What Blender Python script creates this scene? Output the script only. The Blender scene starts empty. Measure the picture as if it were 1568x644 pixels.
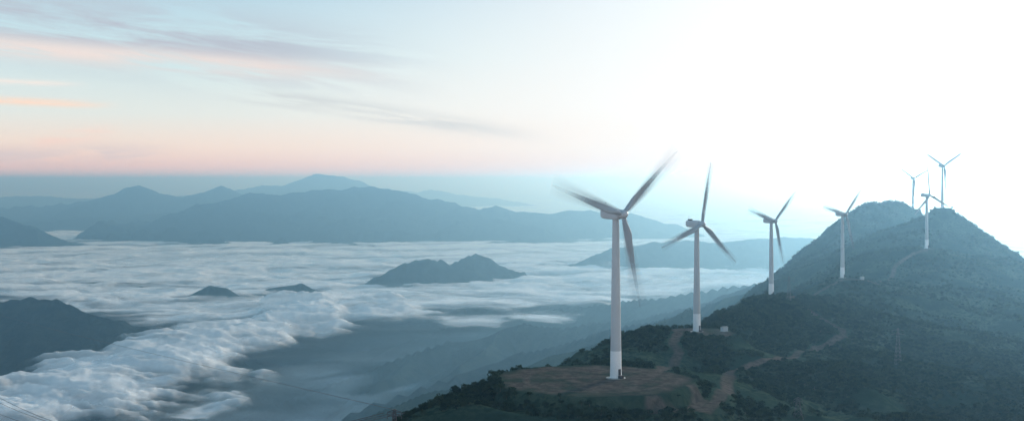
import bpy, math, random, numpy as np, time
T0=time.time()
F=1893.0; CX=784.0; HY=275.0
random.seed(3); rng=np.random.default_rng(5)
scene=bpy.context.scene
def P(px,py,d): return ((px-CX)/F*d, d, -(py-HY)/F*d)

# ------------------------------------------------------------ noise
perm=rng.permutation(256); perm=np.concatenate([perm,perm]).astype(np.int64)
ang=rng.random(256)*2*np.pi; GX=np.cos(ang); GY=np.sin(ang)
def perlin(x,y):
    xi=np.floor(x).astype(np.int64); yi=np.floor(y).astype(np.int64)
    xf=x-xi; yf=y-yi; xi&=255; yi&=255
    u=xf*xf*xf*(xf*(xf*6-15)+10); v=yf*yf*yf*(yf*(yf*6-15)+10)
    def g(ix,iy,fx,fy):
        h=perm[perm[ix&255]+(iy&255)]; return GX[h]*fx+GY[h]*fy
    a=g(xi,yi,xf,yf); b=g(xi+1,yi,xf-1,yf); c=g(xi,yi+1,xf,yf-1); d=g(xi+1,yi+1,xf-1,yf-1)
    return (a+u*(b-a))*(1-v)+(c+u*(d-c))*v
def fbm(x,y,o=5,lac=2.03,gain=0.5):
    s=np.zeros_like(x); a=1.0
    for i in range(o):
        s+=a*perlin(x+17.3*i,y+9.1*i); x=x*lac; y=y*lac; a*=gain
    return s*1.4
def ridged(x,y,o=5):
    s=np.zeros_like(x); a=1.0; n=0
    for i in range(o):
        s+=a*(1-np.abs(perlin(x+31.7*i,y+5.3*i))*2.2); n+=a; x=x*2.05; y=y*2.05; a*=0.5
    return s/n
def sstep(a,b,x):
    t=np.clip((x-a)/(b-a),0,1); return t*t*(3-2*t)

# ------------------------------------------------------------ terrain control data
TURB=[ # base px, base py, dist, yaw, rotor theta
 (943,578,454,35,168),(1067,507,692,38,10),(1181,453,988,38,166),(1290,425,1171,36,163),
 (1419,380,1402,34,-8),(1398,320,2416,15,62),(1443,318,1775,20,58)]
tb=[P(a,b,c) for a,b,c,_,_ in TURB]
cp=[P(*q) for q in [
 (610,646,415),(680,612,425),(1000,500,690),(960,512,680),(900,543,640),(850,573,525),(1020,540,600),(1090,560,600),
 (1160,453,950),(1110,478,840),(1210,458,950),(1255,476,900),(1160,540,715),(1100,505,770),(1230,520,780),
 (1292,506,850),(1200,600,565),(1300,600,570),(1400,600,610),(1568,640,520),(1100,642,440),(1400,545,790),
 (1568,560,800),(1568,485,1100),(1400,485,1010),(1330,432,1185),(1250,452,1060),(1400,425,1300),(1500,432,1350),
 (1568,402,1620),(1600,425,1620),(1530,374,1700),(1482,338,1750),(1440,320,1790),(1408,335,1790),(1375,350,1750),(1340,368,1650),
 (1310,400,1400),(1200,411,2100),(1250,373,2250),(1292,333,2300),(1325,312,2330),(1345,308,2350),(1372,309,2400),
 (1290,374,2000),(1250,402,1800),(1180,440,1700),(1140,450,1900),(1460,380,1550),(1380,378,1560),(1480,500,980),(1330,560,690)]]
cp+=tb
cp+=[(30,450,-73),(-120,400,-170),(-300,420,-330),(-60,560,-165),(-250,600,-350),(-20,700,-160),(-200,750,-340),(60,900,-180),
 (-120,950,-360),(130,1100,-180),(-50,1200,-380),(150,1350,-230),(0,1500,-420),(250,1600,-240),(50,1800,-470),(350,2050,-240),
 (150,2200,-470),(500,2500,-260),(300,2700,-470),(700,2750,-260),(1000,2600,-320),(950,2000,-260),(900,1550,-200),(1300,1500,-420),
 (760,2050,-150),(690,2100,-95),(840,1750,-200),(900,2300,-240),(620,1900,-85),
 (1300,2200,-440),(1200,1000,-350),(700,900,-190),(500,500,-170),(900,500,-300),(300,300,-130),(0,250,-125),(-200,200,-220),(300,100,-170),(0,60,-170)]
cp=np.array(cp); C0=15.0
D=np.sqrt((cp[:,None,0]-cp[None,:,0])**2+(cp[:,None,1]-cp[None,:,1])**2+C0**2)
n=len(cp); A=np.zeros((n+1,n+1)); A[:n,:n]=D; A[n,:n]=1; A[:n,n]=1
A[:n,:n]-=np.eye(n)*1.0
W=np.linalg.solve(A,np.concatenate([cp[:,2],[0]]))
def near_h(X,Y):
    s=np.full_like(X,W[n])
    for i in range(n): s+=W[i]*np.sqrt((X-cp[i,0])**2+(Y-cp[i,1])**2+C0**2)
    out=np.maximum(0,-450-X)+np.maximum(0,X-1350)+np.maximum(0,Y-2800)
    return s-0.8*out
FLOOR=-1000.0
RID=[ # (points(px,py,d)), slope, roughness, crest noise factor
 ([(-500,440,5200),(-200,450,5000),(0,459,4850),(50,455,4800),(85,457,4750),(120,472,4700),(170,484,4700),(225,496,4750),(300,514,4900),(350,550,5000)],.75,.35,.8),
 ([(280,460,6700),(300,446,6700),(322,437,6700),(345,440,6700),(370,457,6700)],.6,.2,.5),
 ([(385,453,7000),(415,438,7000),(440,435,7000),(462,433,7000),(495,449,7000)],.6,.2,.5),
 ([(110,447,7400),(145,431,7500),(170,435,7500),(200,433,7500),(240,446,7500)],.5,.2,.4),
 ([(120,380,12000),(155,374,12000),(190,380,12000)],.45,.2,.4),
 ([(535,440,7500),(570,426,7550),(598,411,7600),(620,398,7650),(640,394,7700),(656,393,7700),(668,397,7750),(678,395,7800),(690,402,7800),(712,393,7900),(734,387,8000),(748,391,8000),(764,408,8050),(775,430,8050)],.8,.8,.7),
 ([(-400,310,12500),(-100,320,12500),(0,333,12400),(60,350,12200),(85,366,12200),(130,378,12100)],.5,.5,1),
 ([(60,382,13600),(160,360,14000),(240,342,14000),(300,324,14200),(350,303,14500),(380,292,14500),(430,297,14600),(480,292,14700),(530,288,14700),(572,283,14800),(600,289,14700),(640,300,14600),(690,309,14500),(740,322,14300),(760,314,14300),(790,323,14300),(850,325,14200),(905,321,14200),(960,326,14200),(1000,334,14200),(1045,346,14100),(1100,368,14000)],.38,.9,1),
 ([(350,310,13900),(420,330,13300),(480,352,13000)],.4,.6,1),([(700,320,14000),(760,335,13400),(830,350,13100)],.4,.6,1),([(160,360,13600),(260,366,13000),(330,372,12900)],.35,.5,1),
 ([(-400,325,20000),(-100,315,20000),(0,318,19500),(100,311,19000),(150,303,18800),(190,290,18600),(215,283,18500),(245,295,18500),(275,304,18500),(300,297,18500),(340,284,18500),(365,296,18500),(420,310,18500)],.46,.6,1),
 ([(-400,345,16500),(0,346,16500),(60,338,16500),(120,330,16500),(200,332,16500),(260,326,16500),(320,328,16500)],.4,.6,1),
 ([(-400,296,26000),(0,300,26000),(60,298,26000),(130,304,26000),(200,300,26000),(300,298,26000)],.4,.5,1),
 ([(250,315,24000),(360,291,24000),(385,287,24000),(430,283,24000),(465,273,24000),(481,266,24000),(500,269,24000),(525,269,24000),(550,277,24000),(572,292,24000),(640,305,24000)],.5,.4,1),
 ([(560,285,31000),(600,290,31000),(640,294,31000),(660,289,31000),(700,297,31000),(760,303,31000),(800,310,31000),(840,319,31000)],.40,.3,1),
 ([(850,417,8900),(900,396,9000),(940,380,9100),(1000,370,9200),(1050,365,9300),(1100,370,9300),(1150,366,9300),(1200,363,9300),(1240,366,9300),(1300,385,9300),(1500,395,9500)],.45,.7,1),
 ([(1180,440,2700),(1110,455,3000),(1060,476,3200),(1000,490,3400),(950,498,3500),(900,513,3700),(850,529,3800),(800,537,3900),(760,554,3900),(700,570,3900),(640,592,3850),(560,620,3800),(400,700,3700)],1.0,.8,1),
 ([(850,533,3800),(820,566,3400),(780,605,3200)],.9,.6,.9),([(700,574,3900),(660,612,3600),(600,650,3400)],.9,.6,.9),
 ([(1150,440,3800),(1060,466,4300),(980,488,4600),(900,494,4900),(860,503,5000),(800,494,5200),(770,499,5200),(730,512,5200),(690,518,5200),(640,537,5100),(590,553,5000),(540,575,4900),(500,591,4800),(380,630,4600)],1.0,.8,1.1),
 ([(770,503,5200),(740,538,4700),(700,560,4400)],.85,.6,.9),([(640,537,5100),(600,575,4700),(560,600,4500)],.85,.6,.9),
 ([(1200,425,5200),(1000,455,5600),(900,468,6000),(840,472,6200),(780,478,6300),(740,492,6300),(700,497,6300),(640,515,6200),(600,530,6200)],.8,.7,1),
 ([(1060,470,2400),(960,507,2600),(920,520,2650),(880,534,2700),(840,541,2700),(800,559,2700),(750,570,2700),(700,590,2700),(650,603,2650),(600,625,2600),(500,665,2500)],1.0,.8,.8),
]
def far_h(X,Y):
    H=FLOOR+60*fbm(X/1500,Y/1500,4)
    rn=ridged(X/600+3,Y/600,5); rn2=ridged(X/1500,Y/1500+7,6); fine=fbm(X/180,Y/180,4); fine2=fbm(X/420+9,Y/420,5)
    shp=X.shape; H=H.ravel().copy(); Xf=X.ravel(); Yf=Y.ravel(); rn=rn.ravel(); rn2=rn2.ravel(); fine=fine.ravel(); fine2=fine2.ravel()
    for pts,sl,rough,cf in RID:
        Q=np.array([P(*p) for p in pts]); R=(Q[:,2].max()-FLOOR)/sl*1.6
        idx=np.nonzero((Xf>Q[:,0].min()-R)&(Xf<Q[:,0].max()+R)&(Yf>Q[:,1].min()-R)&(Yf<Q[:,1].max()+R))[0]
        if len(idx)==0: continue
        x=Xf[idx]; y=Yf[idx]
        dep=Q[:,1].mean(); big=dep>11000
        nz=(rn2 if big else rn)[idx]
        best=np.full(len(idx),-1e9)
        for i in range(len(Q)-1):
            ax,ay,az=Q[i]; bx,by,bz=Q[i+1]; dx=bx-ax; dy=by-ay
            t=np.clip(((x-ax)*dx+(y-ay)*dy)/(dx*dx+dy*dy),0,1)
            dist=np.hypot(x-ax-t*dx,y-ay-t*dy); cr=az+t*(bz-az); h=np.maximum(cr-FLOOR,60)*1.15
            k=sl*(1+rough*1.3*(0.62-nz))
            z=cr-h*(1-np.exp(-dist*k/h))
            np.maximum(best,z,out=best)
        best+=fine[idx]*7+fine2[idx]*min(dep*0.0022,34)*cf
        H[idx]=np.maximum(H[idx],best)
    return H.reshape(shp)
PADS=[(30,450,-72.7,36,42)]+[(t[0],t[1]-(4 if i!=1 else 0),t[2],r,r+9) for i,(t,r) in enumerate(zip(tb[1:],[22,15,13,13,10,10]))]
def seg_dist(X,Y,pl):
    b=np.full_like(X,1e9)
    for (ax,ay,az),(bx,by,bz) in zip(pl[:-1],pl[1:]):
        dx=bx-ax; dy=by-ay; t=np.clip(((X-ax)*dx+(Y-ay)*dy)/(dx*dx+dy*dy+1e-9),0,1)
        b=np.minimum(b,np.hypot(X-ax-t*dx,Y-ay-t*dy))
    return b
def height(X,Y,detail=True):
    H=far_h(X,Y)
    m=(Y<4200)&(X<2600)&(X>-1700)
    x=X[m]; y=Y[m]; z=near_h(x,y)
    dpad=np.min([np.hypot(x-p[0],y-p[1])-p[3] for p in PADS],axis=0)
    z+=sstep(0,80,dpad)*(17*(ridged(x/150,y/150,5)-0.68)+2.2*fbm(x/45,y/45,3)+0.9*fbm(x/11,y/11,3))
    low=sstep(-150,-320,z); z+=low*40*(ridged(x/300,y/300,4)-.6)
    # terrace bench in front of first pad
    r=np.hypot(x-30,y-450); z=np.where(r<58, z+( -78.0-z)*(1-sstep(48,58,r))*1.0, z)
    for i,p in enumerate(PADS):
        r=np.hypot(x-p[0],y-p[1])+(4.0*perlin(x/22,y/22)+1.2*perlin(x/7,y/7))
        w=1-sstep(p[3],p[4] if i else p[3]+3.5,r); z=z+(p[2]-z)*w
    z+=0.12*fbm(x/3,y/3,2)
    H[m]=np.maximum(H[m],z)
    return H
def hit(px,py,d0=250,d1=2600):
    d=np.arange(d0,d1,1.5); x=(px-CX)/F*d; z=-(py-HY)/F*d
    h=height(x,d.copy()); k=np.nonzero(h>z)[0]
    if len(k)==0: return None
    k=k[0]; return (x[k],d[k],h[k])
roads_px=[[(975,588),(1005,572),(1032,556),(1040,540),(1030,526),(1036,514),(1060,509)],
 [(1115,574),(1135,564),(1160,556),(1190,549),(1220,542),(1250,533),(1275,524),(1292,514),(1290,506),(1278,499),(1262,492),(1240,478),(1212,462)],
 [(1210,456),(1250,450),(1290,428),(1330,430),(1360,437)],
 [(1080,628),(1100,612),(1115,600),(1112,586),(1118,575)],
 [(1060,598),(1075,612),(1060,628),(1000,632)],
 [(1330,430),(1370,410),(1400,388),(1419,382)]]
roads=[]
for r in roads_px:
    pl=[hit(*q) for q in r]; pl=[q for q in pl if q]
    if len(pl)>1: roads.append(pl)
def soil(X,Y):
    s=np.zeros_like(X)
    for i,p in enumerate(PADS):
        rr=np.hypot(X-p[0],Y-p[1]); r=rr+4.0*perlin(X/22,Y/22)+2.5*perlin(X/6,Y/6)
        trod=np.clip(.78+.9*fbm(X/13,Y/13,4),.25,1)
        if i==0: trod=np.maximum(trod,np.exp(-((rr-26+3*perlin(X/20,Y/20))/1.8)**2)); trod=np.maximum(trod,np.exp(-((rr-8)/3.)**2))
        s=np.maximum(s,(1-sstep(p[3]-5,p[3]+1,r))*(1 if i<2 else .6)*trod)
    for k,pl in enumerate(roads):
        dd=seg_dist(X,Y,pl)+0.8*perlin(X/6,Y/6); s=np.maximum(s,1.0*(1-sstep(1.7,3.3,dd)))
    return s

# ------------------------------------------------------------ grid helper
def grid_mesh(name,X,Y,Z,attrs,smooth=True):
    nr,nc=X.shape; me=bpy.data.meshes.new(name)
    co=np.stack([X,Y,Z],-1).reshape(-1,3).astype(np.float32)
    i=np.arange(nr-1)[:,None]*nc+np.arange(nc-1)[None,:]
    q=np.stack([i,i+1,i+nc+1,i+nc],-1).reshape(-1,4).astype(np.int32)
    me.vertices.add(len(co)); me.vertices.foreach_set('co',co.ravel())
    me.loops.add(q.size); me.loops.foreach_set('vertex_index',q.ravel())
    me.polygons.add(len(q)); me.polygons.foreach_set('loop_start',(np.arange(len(q))*4).astype(np.int32))
    me.update(calc_edges=True)
    me.polygons.foreach_set('use_smooth',np.full(len(q),smooth))
    for k,v in attrs.items():
        a=me.attributes.new(k,'FLOAT','POINT'); a.data.foreach_set('value',v.ravel().astype(np.float32))
    ob=bpy.data.objects.new(name,me); scene.collection.objects.link(ob); return ob

# ------------------------------------------------------------ material helpers
class NT:
    def __init__(s,nt): s.nt=nt; nt.nodes.clear()
    def n(s,t,**k):
        nd=s.nt.nodes.new(t)
        for a,b in k.items(): setattr(nd,a,b)
        return nd
    def l(s,a,b): s.nt.links.new(a,b)
    def set(s,sock,v):
        if hasattr(v,'links'): s.l(v,sock)
        else: sock.default_value=v
    def m(s,op,a,b=0.0,c=0.0,clamp=False):
        nd=s.n('ShaderNodeMath',operation=op); nd.use_clamp=clamp
        s.set(nd.inputs[0],a); s.set(nd.inputs[1],b); s.set(nd.inputs[2],c); return nd.outputs[0]
    def ss(s,x,a,b,lo=0.0,hi=1.0):
        nd=s.n('ShaderNodeMapRange',interpolation_type='SMOOTHSTEP')
        s.set(nd.inputs[0],x); nd.inputs[1].default_value=a; nd.inputs[2].default_value=b; nd.inputs[3].default_value=lo; nd.inputs[4].default_value=hi
        return nd.outputs[0]
    def mix(s,f,a,b):
        nd=s.n('ShaderNodeMix',data_type='RGBA'); s.set(nd.inputs[0],f)
        for sk,v in ((nd.inputs[6],a),(nd.inputs[7],b)):
            if isinstance(v,tuple): sk.default_value=(*v[:3],1)
            else: s.l(v,sk)
        return nd.outputs[2]
    def noise(s,vec,sc,det=5,rough=.5,dim='3D',dist=0.0):
        nd=s.n('ShaderNodeTexNoise',noise_dimensions=dim); s.l(vec,nd.inputs['Vector'])
        nd.inputs['Scale'].default_value=sc; nd.inputs['Detail'].default_value=det; nd.inputs['Roughness'].default_value=rough; nd.inputs['Distortion'].default_value=dist
        return nd.outputs[0]
def newmat(name):
    m=bpy.data.materials.new(name); m.use_nodes=True; return m,NT(m.node_tree)
def lin(r,g,b):
    f=lambda c:(c/255/12.92) if c/255<=.04045 else ((c/255+.055)/1.055)**2.4
    return (f(r),f(g),f(b))
def simple(name,col,rough=.5,metal=0.0,var=.12,sc=.6):
    m,t=newmat(name); o=t.n('ShaderNodeOutputMaterial'); b=t.n('ShaderNodeBsdfPrincipled'); tc=t.n('ShaderNodeTexCoord')
    nz=t.noise(tc.outputs['Object'],sc,3)
    c=t.mix(nz,tuple(x*(1-var) for x in col),tuple(min(1,x*(1+var)) for x in col)); t.l(c,b.inputs['Base Color'])
    b.inputs['Roughness'].default_value=rough; b.inputs['Metallic'].default_value=metal; t.l(b.outputs[0],o.inputs[0]); return m

# near terrain
m_near,t=newmat('hillside_grass_and_soil'); o=t.n('ShaderNodeOutputMaterial'); b=t.n('ShaderNodeBsdfDiffuse'); g=t.n('ShaderNodeNewGeometry'); at=t.n('ShaderNodeAttribute',attribute_name='soil')
pos=g.outputs['Position']
n1=t.noise(pos,.02,5,.6); n2=t.noise(pos,.35,4,.65)
gr=t.mix(t.ss(n1,.38,.60),(.018,.038,.032),(.050,.072,.050)); gr=t.mix(t.ss(n2,.42,.62),gr,(.020,.040,.030))
so=t.mix(t.ss(n2,.35,.65),(.066,.056,.051),(.118,.100,.088)); so=t.mix(t.m('MULTIPLY',t.ss(n1,.45,.6),.35),so,(.052,.055,.043))
t.l(t.mix(at.outputs['Fac'],gr,so),b.inputs['Color'])
bp=t.n('ShaderNodeBump'); bp.inputs['Strength'].default_value=.7; bp.inputs['Distance'].default_value=1.0; t.l(n2,bp.inputs['Height']); t.l(bp.outputs[0],b.inputs['Normal']); t.l(b.outputs[0],o.inputs[0])
# far
m_far,t=newmat('forested_mountains'); o=t.n('ShaderNodeOutputMaterial'); b=t.n('ShaderNodeBsdfDiffuse'); g=t.n('ShaderNodeNewGeometry'); pos=g.outputs['Position']
n2=t.noise(pos,.018,4,.65)
c=t.mix(t.ss(n2,.40,.62),(.012,.028,.034),(.030,.048,.050)); t.l(c,b.inputs['Color'])
bp=t.n('ShaderNodeBump'); bp.inputs['Strength'].default_value=.7; bp.inputs['Distance'].default_value=14; t.l(n2,bp.inputs['Height']); t.l(bp.outputs[0],b.inputs['Normal']); t.l(b.outputs[0],o.inputs[0])

a=np.linspace(-.72,.78,1150)
d1=np.exp(np.linspace(math.log(110),math.log(3000),900)); d2=np.exp(np.linspace(math.log(3000),math.log(120000),620))
def build(name,ds,mat,extra):
    Y=np.repeat(ds[:,None],len(a),1); X=a[None,:]*Y
    Z=height(X,Y); at={'soil':soil(X,Y)} if extra else {}
    ob=grid_mesh(name,X,Y,Z,at); ob.data.materials.append(mat); return ob
hs=build('hillside_terrain',d1,m_near,True); ms=build('mountain_range',d2,m_far,False)
print('terrain',time.time()-T0)

# ------------------------------------------------------------ sea of clouds
FZ=-650.0
def fogpt(px,py): d=-FZ*F/(py-HY); return ((px-CX)/F*d,d,FZ)
af=np.linspace(-.72,.78,950); df=np.exp(np.linspace(math.log(2300),math.log(120000),950))
Y=np.repeat(df[:,None],len(af),1); X=af[None,:]*Y
Hh=far_h(X,Y)
swell=fbm(X/1500+5,Y/1100,4); puff=fbm(X/330,Y/330,5)
stream=[fogpt(-120,665),fogpt(40,638),fogpt(130,612),fogpt(220,580),fogpt(320,543),fogpt(420,508),fogpt(500,484)]
sd=seg_dist(X,Y,stream)
sm=1-sstep(60,440,sd+290*puff)
aa=X/Y
edge=6350+500*fbm(X/1200,Y/1200+3,4)+500*sstep(0,900,X)-1100*np.exp(-((aa+.22)/.10)**2)
back=sstep(-1000,900,Y-edge)
wisp=[fogpt(520,490),fogpt(640,470),fogpt(760,466),fogpt(930,460)]
wm=.85*(1-sstep(60,400,seg_dist(X,Y,wisp)+200*puff))
wisp2=[fogpt(700,496),fogpt(850,488)]; wm=np.maximum(wm,.65*(1-sstep(20,190,seg_dist(X,Y,wisp2)+140*puff)))
near_lim=sstep(2500,3000,Y)
mask=np.maximum(np.maximum(sm,back),wm)*near_lim
def fogmat(name,col):
    m_fog,t=newmat(name); o=t.n('ShaderNodeOutputMaterial'); at=t.n('ShaderNodeAttribute',attribute_name='dens')
    df_=t.n('ShaderNodeBsdfDiffuse'); df_.inputs[0].default_value=(*col,1)
    tr=t.n('ShaderNodeBsdfTransparent'); mx=t.n('ShaderNodeMixShader'); t.l(at.outputs['Fac'],mx.inputs[0]); t.l(tr.outputs[0],mx.inputs[1]); t.l(df_.outputs[0],mx.inputs[2]); t.l(mx.outputs[0],o.inputs[0]); return m_fog
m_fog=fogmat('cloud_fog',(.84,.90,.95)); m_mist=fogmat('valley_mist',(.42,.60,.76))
ca,sa=math.cos(math.radians(-14)),math.sin(math.radians(-14))
XR=ca*X-sa*Y; YR=sa*X+ca*Y
wx=fbm(X/1400+40,Y/1400,3)
for k,(off,th) in enumerate([(0,1.0),(20,.75),(48,.5)]):
    stre=fbm(XR/1300+wx+7*k,YR/420+wx*1.5+3*k,7,gain=.55)      # wind-drawn streaks
    bil=1-2.2*np.abs(fbm(X/520+11*k,Y/460+5*k,6,gain=.5))          # billows
    Zf=FZ+off+(14*swell+7*puff+9*stre)*(1-sstep(15000,40000,Y)*.7)+sm*(22+28*bil)+back*(1-sstep(9000,14000,Y))*12*bil
    sh_=np.clip((Zf-Hh+5)/(60+15*k),0,1); sh_=sh_*sh_*(3-2*sh_)
    if k==2: d0=np.clip(sm+.35*back*sstep(.1,.6,swell),0,1)*sh_*.8*near_lim
    else: d0=mask*sh_*th
    al=sstep(.22,1.35,d0*1.3+stre*(.78-.15*sm)+.26*(bil-.4)*sm)*sstep(0,.45,d0)*(.95 if k<2 else .6)
    if k>=1: al=al*(1-sstep(9000+3000*(2-k),13000+3000*(2-k),Y))
    fog=grid_mesh('sea_of_clouds',X,Y,Zf,{'dens':al}); fog.data.materials.append(m_fog)
# thin mist pooled in the valleys below the cloud sea
sel=df<9000; Xm,Ym,Hm=X[sel][:,::2],Y[sel][:,::2],Hh[sel][:,::2]
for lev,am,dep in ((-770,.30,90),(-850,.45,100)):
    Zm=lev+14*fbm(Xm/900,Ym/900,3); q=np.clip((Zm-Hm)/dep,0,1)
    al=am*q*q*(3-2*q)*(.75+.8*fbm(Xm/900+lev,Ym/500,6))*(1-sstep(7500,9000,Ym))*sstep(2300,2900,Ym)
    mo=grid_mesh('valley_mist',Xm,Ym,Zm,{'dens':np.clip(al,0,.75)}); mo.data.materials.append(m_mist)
print('fog',time.time()-T0)

# ------------------------------------------------------------ haze volumes
def haze(name,z0,z1,dens,col,g,e=0,ab=.2):
    me=bpy.data.meshes.new(name); x0,x1,y0,y1=-95000-e,99000+e,-3000-e,119000+e
    v=[(x,y,z) for z in (z0,z1) for x,y in ((x0,y0),(x1,y0),(x1,y1),(x0,y1))]
    me.from_pydata(v,[],[(0,3,2,1),(4,5,6,7),(0,1,5,4),(1,2,6,5),(2,3,7,6),(3,0,4,7)])
    ob=bpy.data.objects.new(name,me); scene.collection.objects.link(ob)
    m,t=newmat(name); o=t.n('ShaderNodeOutputMaterial'); s=t.n('ShaderNodeVolumeScatter'); s.inputs['Color'].default_value=(*col,1); s.inputs['Density'].default_value=dens; s.inputs['Anisotropy'].default_value=g
    a_=t.n('ShaderNodeVolumeAbsorption'); a_.inputs['Color'].default_value=(*col,1); a_.inputs['Density'].default_value=dens*ab
    ad=t.n('ShaderNodeAddShader'); t.l(s.outputs[0],ad.inputs[0]); t.l(a_.outputs[0],ad.inputs[1]); t.l(ad.outputs[0],o.inputs['Volume'])
    me.materials.append(m); return ob
haze('atmospheric_haze',-1500,120,.98e-4,(.31,.66,1.0),.79,ab=.28)
haze('valley_haze',-1600,-640,.5e-4,(.24,.60,1.0),.5,500)

# ------------------------------------------------------------ vegetation
leafm,t=newmat('shrub_leaves'); o=t.n('ShaderNodeOutputMaterial'); b=t.n('ShaderNodeBsdfDiffuse'); oi=t.n('ShaderNodeObjectInfo')
c=t.mix(oi.outputs['Random'],(.012,.030,.024),(.036,.058,.036)); t.l(c,b.inputs['Color']); t.l(b.outputs[0],o.inputs[0])
bark=simple('bark',(.06,.045,.035),.9)
src=bpy.data.collections.new('shrub_library')
for k in range(6):
    r=random.Random(k); vs=[];fs=[]
    tall=k%3==2
    for j in range(6): # trunk
        an=j/6*math.tau; vs+= [(.06*math.cos(an),.06*math.sin(an),-.5),(.03*math.cos(an),.03*math.sin(an),.8)]
    for j in range(6): fs.append((2*j,2*((j+1)%6),2*((j+1)%6)+1,2*j+1))
    nt=len(fs)
    lobes=[(r.uniform(-.55,.55),r.uniform(-.55,.55),r.uniform(.35,1.0)*(1.5 if tall else .8),r.uniform(.35,.6)) for _ in range(7)]
    for lx,ly,lz,lr in lobes:
        for q in range(34):
            th=r.uniform(0,math.tau); cz=r.uniform(-.7,1); rr=lr*r.uniform(.65,1.08); sx=math.sqrt(1-cz*cz)
            c=(lx+rr*sx*math.cos(th),ly+rr*sx*math.sin(th),lz+rr*cz*.85); s=r.uniform(.10,.2)
            u=[r.gauss(0,1) for _ in range(3)]; w=[r.gauss(0,1) for _ in range(3)]
            nu=math.sqrt(sum(x*x for x in u)); nw=math.sqrt(sum(x*x for x in w)); i0=len(vs)
            vs+=[tuple(c[i]+s*u[i]/nu for i in range(3)),tuple(c[i]+s*w[i]/nw for i in range(3)),tuple(c[i]-s*.9*u[i]/nu for i in range(3)),tuple(c[i]-s*.9*w[i]/nw for i in range(3))]
            fs.append((i0,i0+1,i0+2,i0+3))
    me=bpy.data.meshes.new('shrub_plant'); me.from_pydata(vs,[],fs); me.materials.append(bark); me.materials.append(leafm)
    me.polygons.foreach_set('material_index',[0]*nt+[1]*(len(fs)-nt)); ob=bpy.data.objects.new('shrub_plant',me); src.objects.link(ob)
def scatter(nn,d0,d1,s0,s1,thr):
    dd=np.sqrt(rng.random(nn)*(d1*d1-d0*d0)+d0*d0); aa=rng.uniform(-.30,.50,nn); x=aa*dd; y=dd
    z=height(x,y); s=soil(x,y)
    dn=fbm(x/70+2,y/70,4)+.25*perlin(x/14,y/14)
    kn=np.exp(-(((x-185)/75)**2+((y-880)/75)**2)) # wooded knoll
    keep=(s<.12)&(z>-420)&((dn+kn*1.2+rng.normal(0,.10,nn))>thr)
    for pl in roads: keep&=seg_dist(x,y,pl)>4.2
    for i,p in enumerate(PADS): keep&=np.hypot(x-p[0],y-p[1])>p[3]-(1 if i else -1)
    x,y,z,dn,kn=x[keep],y[keep],z[keep],dn[keep],kn[keep]
    sc=rng.uniform(s0,s1,len(x))*(1+.5*np.clip(dn,-.6,1)+.8*kn)*np.where(rng.random(len(x))<.06,1.5,1)
    return x,y,z-.1,sc
parts=[scatter(95000,290,1000,.6,1.5,-.14),scatter(90000,1000,2650,.9,1.7,-.12)]
x=np.concatenate([p[0] for p in parts]);y=np.concatenate([p[1] for p in parts]);z=np.concatenate([p[2] for p in parts]);s=np.concatenate([p[3] for p in parts]); N=len(x)
print('shrubs',N)
me=bpy.data.meshes.new('hillside_shrubs'); me.vertices.add(N); me.vertices.foreach_set('co',np.stack([x,y,z],-1).astype(np.float32).ravel())
q=me.attributes.new('scl','FLOAT_VECTOR','POINT'); q.data.foreach_set('vector',np.stack([s,s,s*rng.uniform(.7,1.2,N)],-1).astype(np.float32).ravel())
q=me.attributes.new('rot','FLOAT_VECTOR','POINT'); q.data.foreach_set('vector',np.stack([rng.normal(0,.12,N),rng.normal(0,.12,N),rng.random(N)*6.28],-1).astype(np.float32).ravel())
q=me.attributes.new('idx','INT','POINT'); q.data.foreach_set('value',rng.integers(0,6,N).astype(np.int32))
sh=bpy.data.objects.new('hillside_shrubs',me); scene.collection.objects.link(sh)
gn=bpy.data.node_groups.new('shrub_scatter','GeometryNodeTree'); gn.interface.new_socket('Geometry',in_out='INPUT',socket_type='NodeSocketGeometry'); gn.interface.new_socket('Geometry',in_out='OUTPUT',socket_type='NodeSocketGeometry')
gi=gn.nodes.new('NodeGroupInput'); go=gn.nodes.new('NodeGroupOutput'); ip=gn.nodes.new('GeometryNodeInstanceOnPoints'); ci=gn.nodes.new('GeometryNodeCollectionInfo'); ci.inputs[0].default_value=src; ci.inputs[1].default_value=True; ci.inputs[2].default_value=True
ip.inputs['Pick Instance'].default_value=True
def na(nm,ty):
    nd=gn.nodes.new('GeometryNodeInputNamedAttribute'); nd.data_type=ty; nd.inputs[0].default_value=nm; return nd.outputs[0]
er=gn.nodes.new('FunctionNodeEulerToRotation'); L=gn.links.new
L(gi.outputs[0],ip.inputs['Points']); L(ci.outputs[0],ip.inputs['Instance']); L(na('idx','INT'),ip.inputs['Instance Index']); L(na('rot','FLOAT_VECTOR'),er.inputs[0]); L(er.outputs[0],ip.inputs['Rotation']); L(na('scl','FLOAT_VECTOR'),ip.inputs['Scale']); L(ip.outputs[0],go.inputs[0])
sh.modifiers.new('scatter','NODES').node_group=gn

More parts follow.
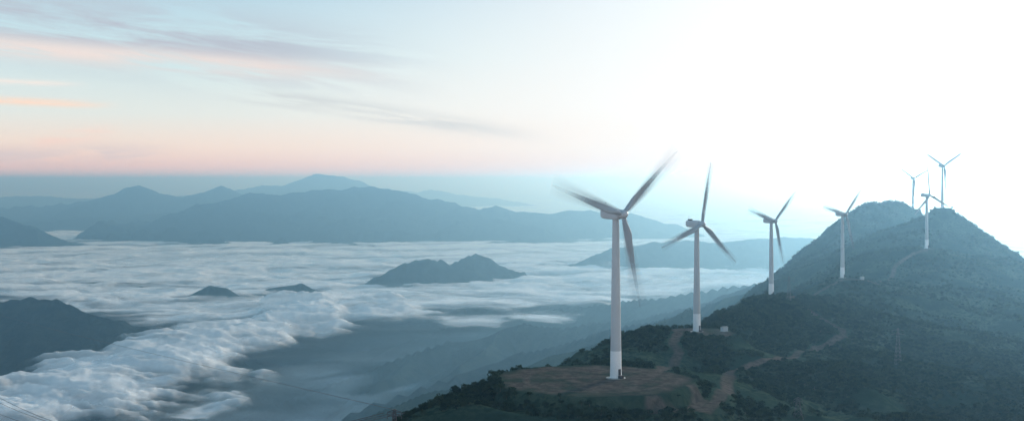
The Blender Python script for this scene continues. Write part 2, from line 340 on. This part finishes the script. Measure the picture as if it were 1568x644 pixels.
# ------------------------------------------------------------ wind turbines
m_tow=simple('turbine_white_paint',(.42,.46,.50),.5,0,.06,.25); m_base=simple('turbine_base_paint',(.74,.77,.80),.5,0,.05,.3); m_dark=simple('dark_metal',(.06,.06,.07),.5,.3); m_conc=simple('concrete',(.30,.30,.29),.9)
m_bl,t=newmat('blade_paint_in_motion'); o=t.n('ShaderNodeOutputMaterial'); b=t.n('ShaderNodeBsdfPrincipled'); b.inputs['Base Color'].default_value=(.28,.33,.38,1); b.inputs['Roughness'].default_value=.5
at=t.n('ShaderNodeAttribute',attribute_name='opac'); t.l(at.outputs['Fac'],b.inputs['Alpha']); t.l(b.outputs[0],o.inputs[0])
def obj(name,vs,fs,mat,parent=None,smooth=True):
    me=bpy.data.meshes.new(name); me.from_pydata(vs,[],fs); me.materials.append(mat)
    if smooth:
        me.polygons.foreach_set('use_smooth',[True]*len(fs)); me.set_sharp_from_angle(angle=math.radians(40))
    o=bpy.data.objects.new(name,me); scene.collection.objects.link(o)
    if parent: o.parent=parent
    return o
def lathe(prof,seg=32,axis='z'):
    vs=[];fs=[]
    for r,h in prof:
        for j in range(seg):
            an=j/seg*math.tau; c,s_=r*math.cos(an),r*math.sin(an); vs.append((c,s_,h) if axis=='z' else (c,-h,s_))
    for i in range(len(prof)-1):
        for j in range(seg): fs.append((i*seg+j,i*seg+(j+1)%seg,(i+1)*seg+(j+1)%seg,(i+1)*seg+j))
    fs.append(tuple(range((len(prof)-1)*seg,len(prof)*seg))); fs.append(tuple(range(seg))[::-1]); return vs,fs
def loft(secs):
    k=len(secs[0]); vs=[p for s_ in secs for p in s_]; fs=[]
    for i in range(len(secs)-1):
        for j in range(k): fs.append((i*k+j,i*k+(j+1)%k,(i+1)*k+(j+1)%k,(i+1)*k+j))
    fs.append(tuple(range(k))[::-1]); fs.append(tuple(range((len(secs)-1)*k,len(secs)*k))); return vs,fs
def boxv(x0,x1,y0,y1,z0,z1):
    return [(x0,y0,z0),(x1,y0,z0),(x1,y1,z0),(x0,y1,z0),(x0,y0,z1),(x1,y0,z1),(x1,y1,z1),(x0,y1,z1)],[(0,3,2,1),(4,5,6,7),(0,1,5,4),(1,2,6,5),(2,3,7,6),(3,0,4,7)]
RB=35.0
def blade_data(fade,wide=1.0):
    secs=[];op=[]
    for i in range(26):
        u=i/25; r=1.0+u*(RB-1.0)
        ch=1.7+(3.0-1.7)*float(sstep(0.02,.2,u)) if u<.2 else 3.0-(3.0-.75)*((u-.2)/.8)**.85
        if u>.95: ch*=1-.6*((u-.95)/.05)
        ch*=wide
        th=ch*(1.0-.84*float(sstep(0,.25,u))) if u<.25 else ch*.16
        tw=math.radians(24*(1-u)**2+3); sec=[]
        for j in range(14):
            an=j/14*math.tau; cx=math.cos(an)*ch*.5-ch*.18*float(sstep(0,.2,u)); cy=math.sin(an)*th*.5*(1+.35*math.cos(an+math.pi))
            sec.append((cx*math.cos(tw)-cy*math.sin(tw),cx*math.sin(tw)+cy*math.cos(tw)-.9*u*u,r)); 
            op.append(1-fade*float(sstep(.15,.85,u)))
        secs.append(sec)
    return (*loft(secs),op)
def sweep_data(sw):
    vs=[];fs=[];op=[]; nr=24; na_=16
    for i in range(nr+1):
        u=i/nr; r=3+u*(RB-3); ch=2.6*(1-.72*u)
        for j in range(na_+1):
            v=(j/na_*2-1); half=sw/2+ch/2/r; an=v*half; vs.append((r*math.sin(an),-.9*u*u-.12,r*math.cos(an)))
            cov=min(1,ch/(r*sw*.62+.01)); e=1-float(sstep(.25,1,abs(v)))
            op.append(min(.8,cov*.85)*e*(1-.5*float(sstep(.85,1.0,u))))
    for i in range(nr):
        for j in range(na_): k=i*(na_+1)+j; fs.append((k,k+1,k+na_+2,k+na_+1))
    return vs,fs,op
def setop(o,op):
    a_=o.data.attributes.new('opac','FLOAT','POINT'); a_.data.foreach_set('value',op)
def turbine(i,base,yaw,th,sweep):
    E=bpy.data.objects.new('wind_turbine',None); scene.collection.objects.link(E); E.location=base; E.rotation_euler[2]=math.radians(yaw); E.empty_display_size=5
    Hh=58.3; rt=lambda h:2.15-(2.15-1.25)*h/Hh
    split=10.0
    vs,fs=lathe([(2.3,-1),(2.3,.3),(rt(0),.32),(rt(split),split)],40); obj('tower_base_section',vs,fs,m_base,E)
    prof=[(rt(split)-.01,split)]
    for h in (24,41): prof+=[(rt(h),h-.12),(rt(h)+.07,h-.1),(rt(h)+.07,h+.1),(rt(h),h+.12)]
    prof+=[(rt(Hh),Hh)]
    vs,fs=lathe(prof,40); obj('tower',vs,fs,m_tow,E)
    vs,fs=lathe([(3.6,-2),(3.6,.12),(3.3,.2),(2.3,.22)],40); obj('foundation',vs,fs,m_conc,E,False)
    vs,fs=boxv(-.5,.5,-2.32,-2.0,1.3,3.5); obj('tower_door',vs,fs,m_dark,E,False)
    vs,fs=boxv(-.8,.8,-3.6,-2.25,.2,1.25); obj('door_steps',vs,fs,m_dark,E,False)
    # nacelle along y, front at -y
    secs=[]
    for y,w,h,zc in [(-2.6,1.3,1.4,0),(-2.3,1.6,1.75,0),(-.5,1.8,1.95,.05),(4.0,1.8,1.95,.1),(6.4,1.65,1.8,.15),(7.2,1.45,1.45,.25),(7.4,1.2,1.1,.3)]:
        sec=[]
        for j in range(24):
            an=j/24*math.tau; c_,s_=math.cos(an),math.sin(an); f=lambda v:math.copysign(abs(v)**.38,v); sec.append((w*f(c_),y,60+zc+h*f(s_)))
        secs.append(sec[::-1])
    vs,fs=loft(secs); obj('nacelle',vs,fs,m_tow,E)
    vs,fs=boxv(-1.0,1.0,4.2,6.0,62.0,62.7); obj('roof_cooler',vs,fs,m_dark,E,False)
    vs,fs=lathe([(.05,61.9),(.04,64.0),(.16,64.02),(.16,64.3),(.02,64.32)],8); vs=[(x+.5,y+6.6,z) for x,y,z in vs]; obj('wind_vane_mast',vs,fs,m_dark,E)
    vs,fs=lathe([(1.35,Hh-.1),(1.35,Hh+.5)],32); obj('yaw_bearing',vs,fs,m_dark,E)
    R=bpy.data.objects.new('rotor',None); scene.collection.objects.link(R); R.parent=E; R.location=(0,-4.2,60.1)
    vs,fs=lathe([(1.35,-1.6),(1.6,-1.3),(1.65,0),(1.5,.8),(1.1,1.5),(.6,1.95),(.15,2.1)],32,'y'); o_=obj('hub_spinner',vs,fs,m_tow,R)
    SV,SF,SO=sweep_data(math.radians(sweep)); BV,BF,BO=blade_data([.95,.82,.85,.75,.4,0.0,0.0][i],1.0 if i<5 else 1.25)
    for k in range(3):
        o_=obj('blade_%d'%(k+1),BV,BF,m_bl,R); o_.rotation_euler[1]=math.radians(th+120*k); setop(o_,BO)
        s_=obj('blade_motion_%d'%(k+1),SV,SF,m_bl,R); s_.rotation_euler[1]=math.radians(th+120*k); setop(s_,SO)
    return E
for i,(b_,tt) in enumerate(zip(tb,TURB)): turbine(i,b_,tt[3],tt[4],[17,11,13,12,7,5,5][i])

# transformer kiosk near turbines
def kiosk(x,y):
    z=float(height(np.array([x]),np.array([y]))[0]); E=bpy.data.objects.new('transformer_kiosk',None); scene.collection.objects.link(E); E.location=(x,y,z); E.rotation_euler[2]=.5
    for nm,bb,mt in [('plinth',(-1.9,1.9,-1.4,1.4,-.6,.2),m_conc),('cabinet',(-1.7,1.7,-1.2,1.2,.2,2.4),m_tow),('door_left',(-1.5,-.05,-1.23,-1.2,.35,2.2),m_tow),('door_right',(.05,1.5,-1.23,-1.2,.35,2.2),m_tow)]:
        v,f=boxv(*bb); obj(nm,v,f,mt,E,False)
    v=[(-1.9,-1.4,2.4),(1.9,-1.4,2.4),(1.9,1.4,2.4),(-1.9,1.4,2.4),(-1.9,0,2.95),(1.9,0,2.95)]; obj('roof',v,[(0,1,5,4),(2,3,4,5),(0,4,3),(1,2,5),(0,3,2,1)],m_conc,E,False)
for q in [(1109,507),(1320,428)]:
    h_=hit(*q); 
    if h_: kiosk(h_[0],h_[1])
# lattice pylons
def tube(V,Fc,p,q,r):
    p=np.array(p,float);q=np.array(q,float);d=q-p;d/=np.linalg.norm(d);u=np.cross(d,(0,0,1) if abs(d[2])<.9 else (1,0,0));u/=np.linalg.norm(u);w=np.cross(d,u);k=len(V)
    for c in (p,q):
        for j in range(4): an=j*math.pi/2; V.append(tuple(c+r*(u*math.cos(an)+w*math.sin(an))))
    for j in range(4): Fc.append((k+j,k+(j+1)%4,k+4+(j+1)%4,k+4+j))
def pylon(x,y,H_=22,ztop=None,w=1.6,r=.11):
    z=float(height(np.array([x]),np.array([y]))[0])
    if ztop is not None: H_=ztop-z
    vs=[];es=[]
    lv=max(4,int(H_/2.2))
    for i in range(lv+1):
        u=i/lv; ww=w*(1-u)+.35*u
        vs+=[(-ww,-ww,u*H_),(ww,-ww,u*H_),(ww,ww,u*H_),(-ww,ww,u*H_)]
        k=i*4
        es+=[(k+j,k+(j+1)%4) for j in range(4)]
        if i<lv: es+=[(k+j,k+4+j) for j in range(4)]+[(k+j,k+4+(j+1)%4) for j in range(4)]
    for hz,aw in ((H_*.93,3.4),(H_*.82,4.2)):
        aw=min(aw,H_*.2); k=len(vs); vs+=[(-aw,0,hz),(aw,0,hz),(0,0,hz+.8),(-aw,0,hz-.9),(aw,0,hz-.9)]; es+=[(k,k+1),(k,k+2),(k+1,k+2),(k,k+3),(k+1,k+4)]
    V=[];Fc=[]
    for a_,b_ in es: tube(V,Fc,vs[a_],vs[b_],r)
    o_=obj('lattice_pylon',V,Fc,m_dark,None,False); o_.location=(x,y,z-.3); return (x,y,z-.3+H_)
for q,hh in [((1375,556),20),((1208,462),20),((1222,640),8)]:
    h_=hit(*q)
    if h_: pylon(h_[0],h_[1],hh,r=.06)
top=pylon(*P(604,630,400)[:2],ztop=P(604,625,400)[2],w=1.2)
V=[];Fc=[]
def wire(p,q,sag,r):
    p=np.array(p,float);q=np.array(q,float);pr=p;N_=60
    for i in range(1,N_+1):
        u=(i/N_)**2; c=p+(q-p)*u; c[2]-=4*sag*u*(1-u); tube(V,Fc,pr,c,r); pr=c
wire(top,P(-120,432,5200),20,.08)
for k,(px,py) in enumerate([(-60,570),(-60,583),(-60,606)]): 
    wire((top[0]+(k-1)*3.4,top[1],top[2]-1),P(px,py,700+30*k),22-2*k,.12)
obj('power_line',V,Fc,m_dark,None,False)

# ------------------------------------------------------------ sun and sky
SAZ=math.radians(31); SEL=math.radians(12)
sd_=(math.sin(SAZ)*math.cos(SEL),math.cos(SAZ)*math.cos(SEL),math.sin(SEL))
ld=bpy.data.lights.new('sun','SUN'); ld.energy=3.7; ld.angle=math.radians(.5); ld.color=(1,.94,.84); lo=bpy.data.objects.new('sun',ld); scene.collection.objects.link(lo)
from mathutils import Vector
lo.rotation_euler=Vector(sd_).to_track_quat('Z','Y').to_euler()
w=bpy.data.worlds.new('World'); scene.world=w; w.use_nodes=True; t=NT(w.node_tree)
out=t.n('ShaderNodeOutputWorld'); bg=t.n('ShaderNodeBackground'); tc=t.n('ShaderNodeTexCoord'); sp=t.n('ShaderNodeSeparateXYZ'); t.l(tc.outputs['Generated'],sp.inputs[0]); x_,y_,z_=sp.outputs
el=t.m('ARCSINE',z_); az=t.m('ARCTAN2',x_,y_)
sky=t.n('ShaderNodeTexSky'); sky.sky_type='NISHITA'; sky.sun_disc=False; sky.sun_elevation=SEL; sky.sun_rotation=SAZ; sky.altitude=1000
ns=t.n('ShaderNodeVectorMath',operation='SCALE'); t.l(sky.outputs[0],ns.inputs[0]); ns.inputs['Scale'].default_value=.12
def ramp(f,stops):
    r=t.n('ShaderNodeValToRGB'); t.l(f,r.inputs[0]); e=r.color_ramp.elements
    while len(e)<len(stops): e.new(.5)
    for q,(p,c) in zip(e,stops): q.position=p; q.color=(*lin(*c),1)
    return r.outputs[0]
e1=t.m('DIVIDE',el,.30,clamp=True)
left=ramp(e1,[(0,(226,216,216)),(.012,(244,214,208)),(.035,(255,216,202)),(.085,(254,232,214)),(.17,(232,238,232)),(.33,(206,231,236)),(.5,(184,214,229)),(1,(140,190,224))])
right=ramp(e1,[(0,(255,236,226)),(.02,(255,228,212)),(.08,(255,243,232)),(.2,(255,251,246)),(.5,(250,252,252)),(1,(200,224,240))])
rf=t.ss(t.m('SUBTRACT',az,t.m('MULTIPLY',el,.9)),-.38,.12)
base=t.mix(rf,left,right)
def P2(px,py):
    a_=math.atan((px-CX)/F); return a_,math.atan((HY-py)/F*math.cos(a_))
def snoise(ang_,kx,ky,seed):
    ca,sa=math.cos(ang_),math.sin(ang_)
    al_=t.m('ADD',t.m('MULTIPLY',az,ca*kx),t.m('MULTIPLY',el,sa*kx)); ac=t.m('SUBTRACT',t.m('MULTIPLY',el,ca*ky),t.m('MULTIPLY',az,sa*ky))
    cv=t.n('ShaderNodeCombineXYZ'); t.l(al_,cv.inputs[0]); t.l(ac,cv.inputs[1]); cv.inputs[2].default_value=seed
    return t.noise(cv.outputs[0],1.0,5,.6,dist=.5)
NA=snoise(-.13,8,80,1.3); NB=snoise(-.02,14,130,5.1)
def cloud(p,q,w,thick,amt,col,base,nz,thr=(.40,.66)):
    (a0,e0),(a1,e1_)=P2(*p),P2(*q); dx,dy=a1-a0,e1_-e0; Ln=math.hypot(dx,dy); dx/=Ln;dy/=Ln
    A_=t.m('SUBTRACT',az,a0); E_=t.m('SUBTRACT',el,e0)
    al_=t.m('ADD',t.m('MULTIPLY',A_,dx),t.m('MULTIPLY',E_,dy)); ac=t.m('SUBTRACT',t.m('MULTIPLY',E_,dx),t.m('MULTIPLY',A_,dy))
    r=t.m('DIVIDE',ac,thick/F); mk=t.m('EXPONENT',t.m('MULTIPLY',t.m('MULTIPLY',r,r),-1))
    e=t.m('MULTIPLY',t.ss(al_,-Ln*w,Ln*.1),t.ss(al_,Ln*1.05,Ln*.55))
    f=t.m('MULTIPLY',t.m('MULTIPLY',mk,e),t.ss(nz,*thr)); return t.mix(t.m('MULTIPLY',f,amt,clamp=True),base,lin(*col))
base=cloud((-150,5),(700,110),.3,46,1.0,(186,192,204),base,NA,(.32,.6))
base=cloud((-100,62),(640,118),.3,15,.9,(244,228,220),base,NA,(.3,.55))
base=cloud((-60,151),(185,162),.2,5,1.2,(255,228,206),base,NB,(.25,.5))
base=cloud((-60,122),(140,130),.2,4,.9,(246,238,230),base,NB,(.3,.5))
base=cloud((360,140),(860,215),.1,12,.8,(206,210,210),base,NA,(.3,.6))
base=cloud((-60,240),(300,232),.2,14,.6,(218,206,210),base,NB,(.35,.6))
base=cloud((60,218),(190,198),.2,9,.8,(255,224,208),base,NB,(.35,.6))
# glow of thin veil around the sun
dt=t.n('ShaderNodeVectorMath',operation='DOT_PRODUCT'); t.l(tc.outputs['Generated'],dt.inputs[0]); dt.inputs[1].default_value=sd_
gl=t.m('POWER',t.m('MAXIMUM',dt.outputs['Value'],0),34)
ad=t.n('ShaderNodeVectorMath',operation='SCALE'); ad.inputs[0].default_value=(1,.95,.86); t.l(t.m('MULTIPLY',gl,.36),ad.inputs['Scale'])
sm_=t.n('ShaderNodeVectorMath',operation='ADD'); t.l(base,sm_.inputs[0]); t.l(ad.outputs[0],sm_.inputs[1])
hi=t.ss(z_,.25,.85,0.0,.6); col=t.mix(hi,sm_.outputs[0],ns.outputs[0])
t.l(col,bg.inputs[0]); bg.inputs[1].default_value=1.02; t.l(bg.outputs[0],out.inputs[0])

# ------------------------------------------------------------ camera
cd=bpy.data.cameras.new('camera'); cam=bpy.data.objects.new('camera',cd); scene.collection.objects.link(cam); scene.camera=cam
cam.rotation_euler=(math.radians(90),0,0); cd.sensor_width=36; cd.lens=F/1568*36; cd.shift_y=-(322-HY)/1568; cd.clip_start=1; cd.clip_end=300000
scene.view_settings.view_transform='Standard'; scene.view_settings.look='None'; scene.view_settings.exposure=0
print('done',time.time()-T0)
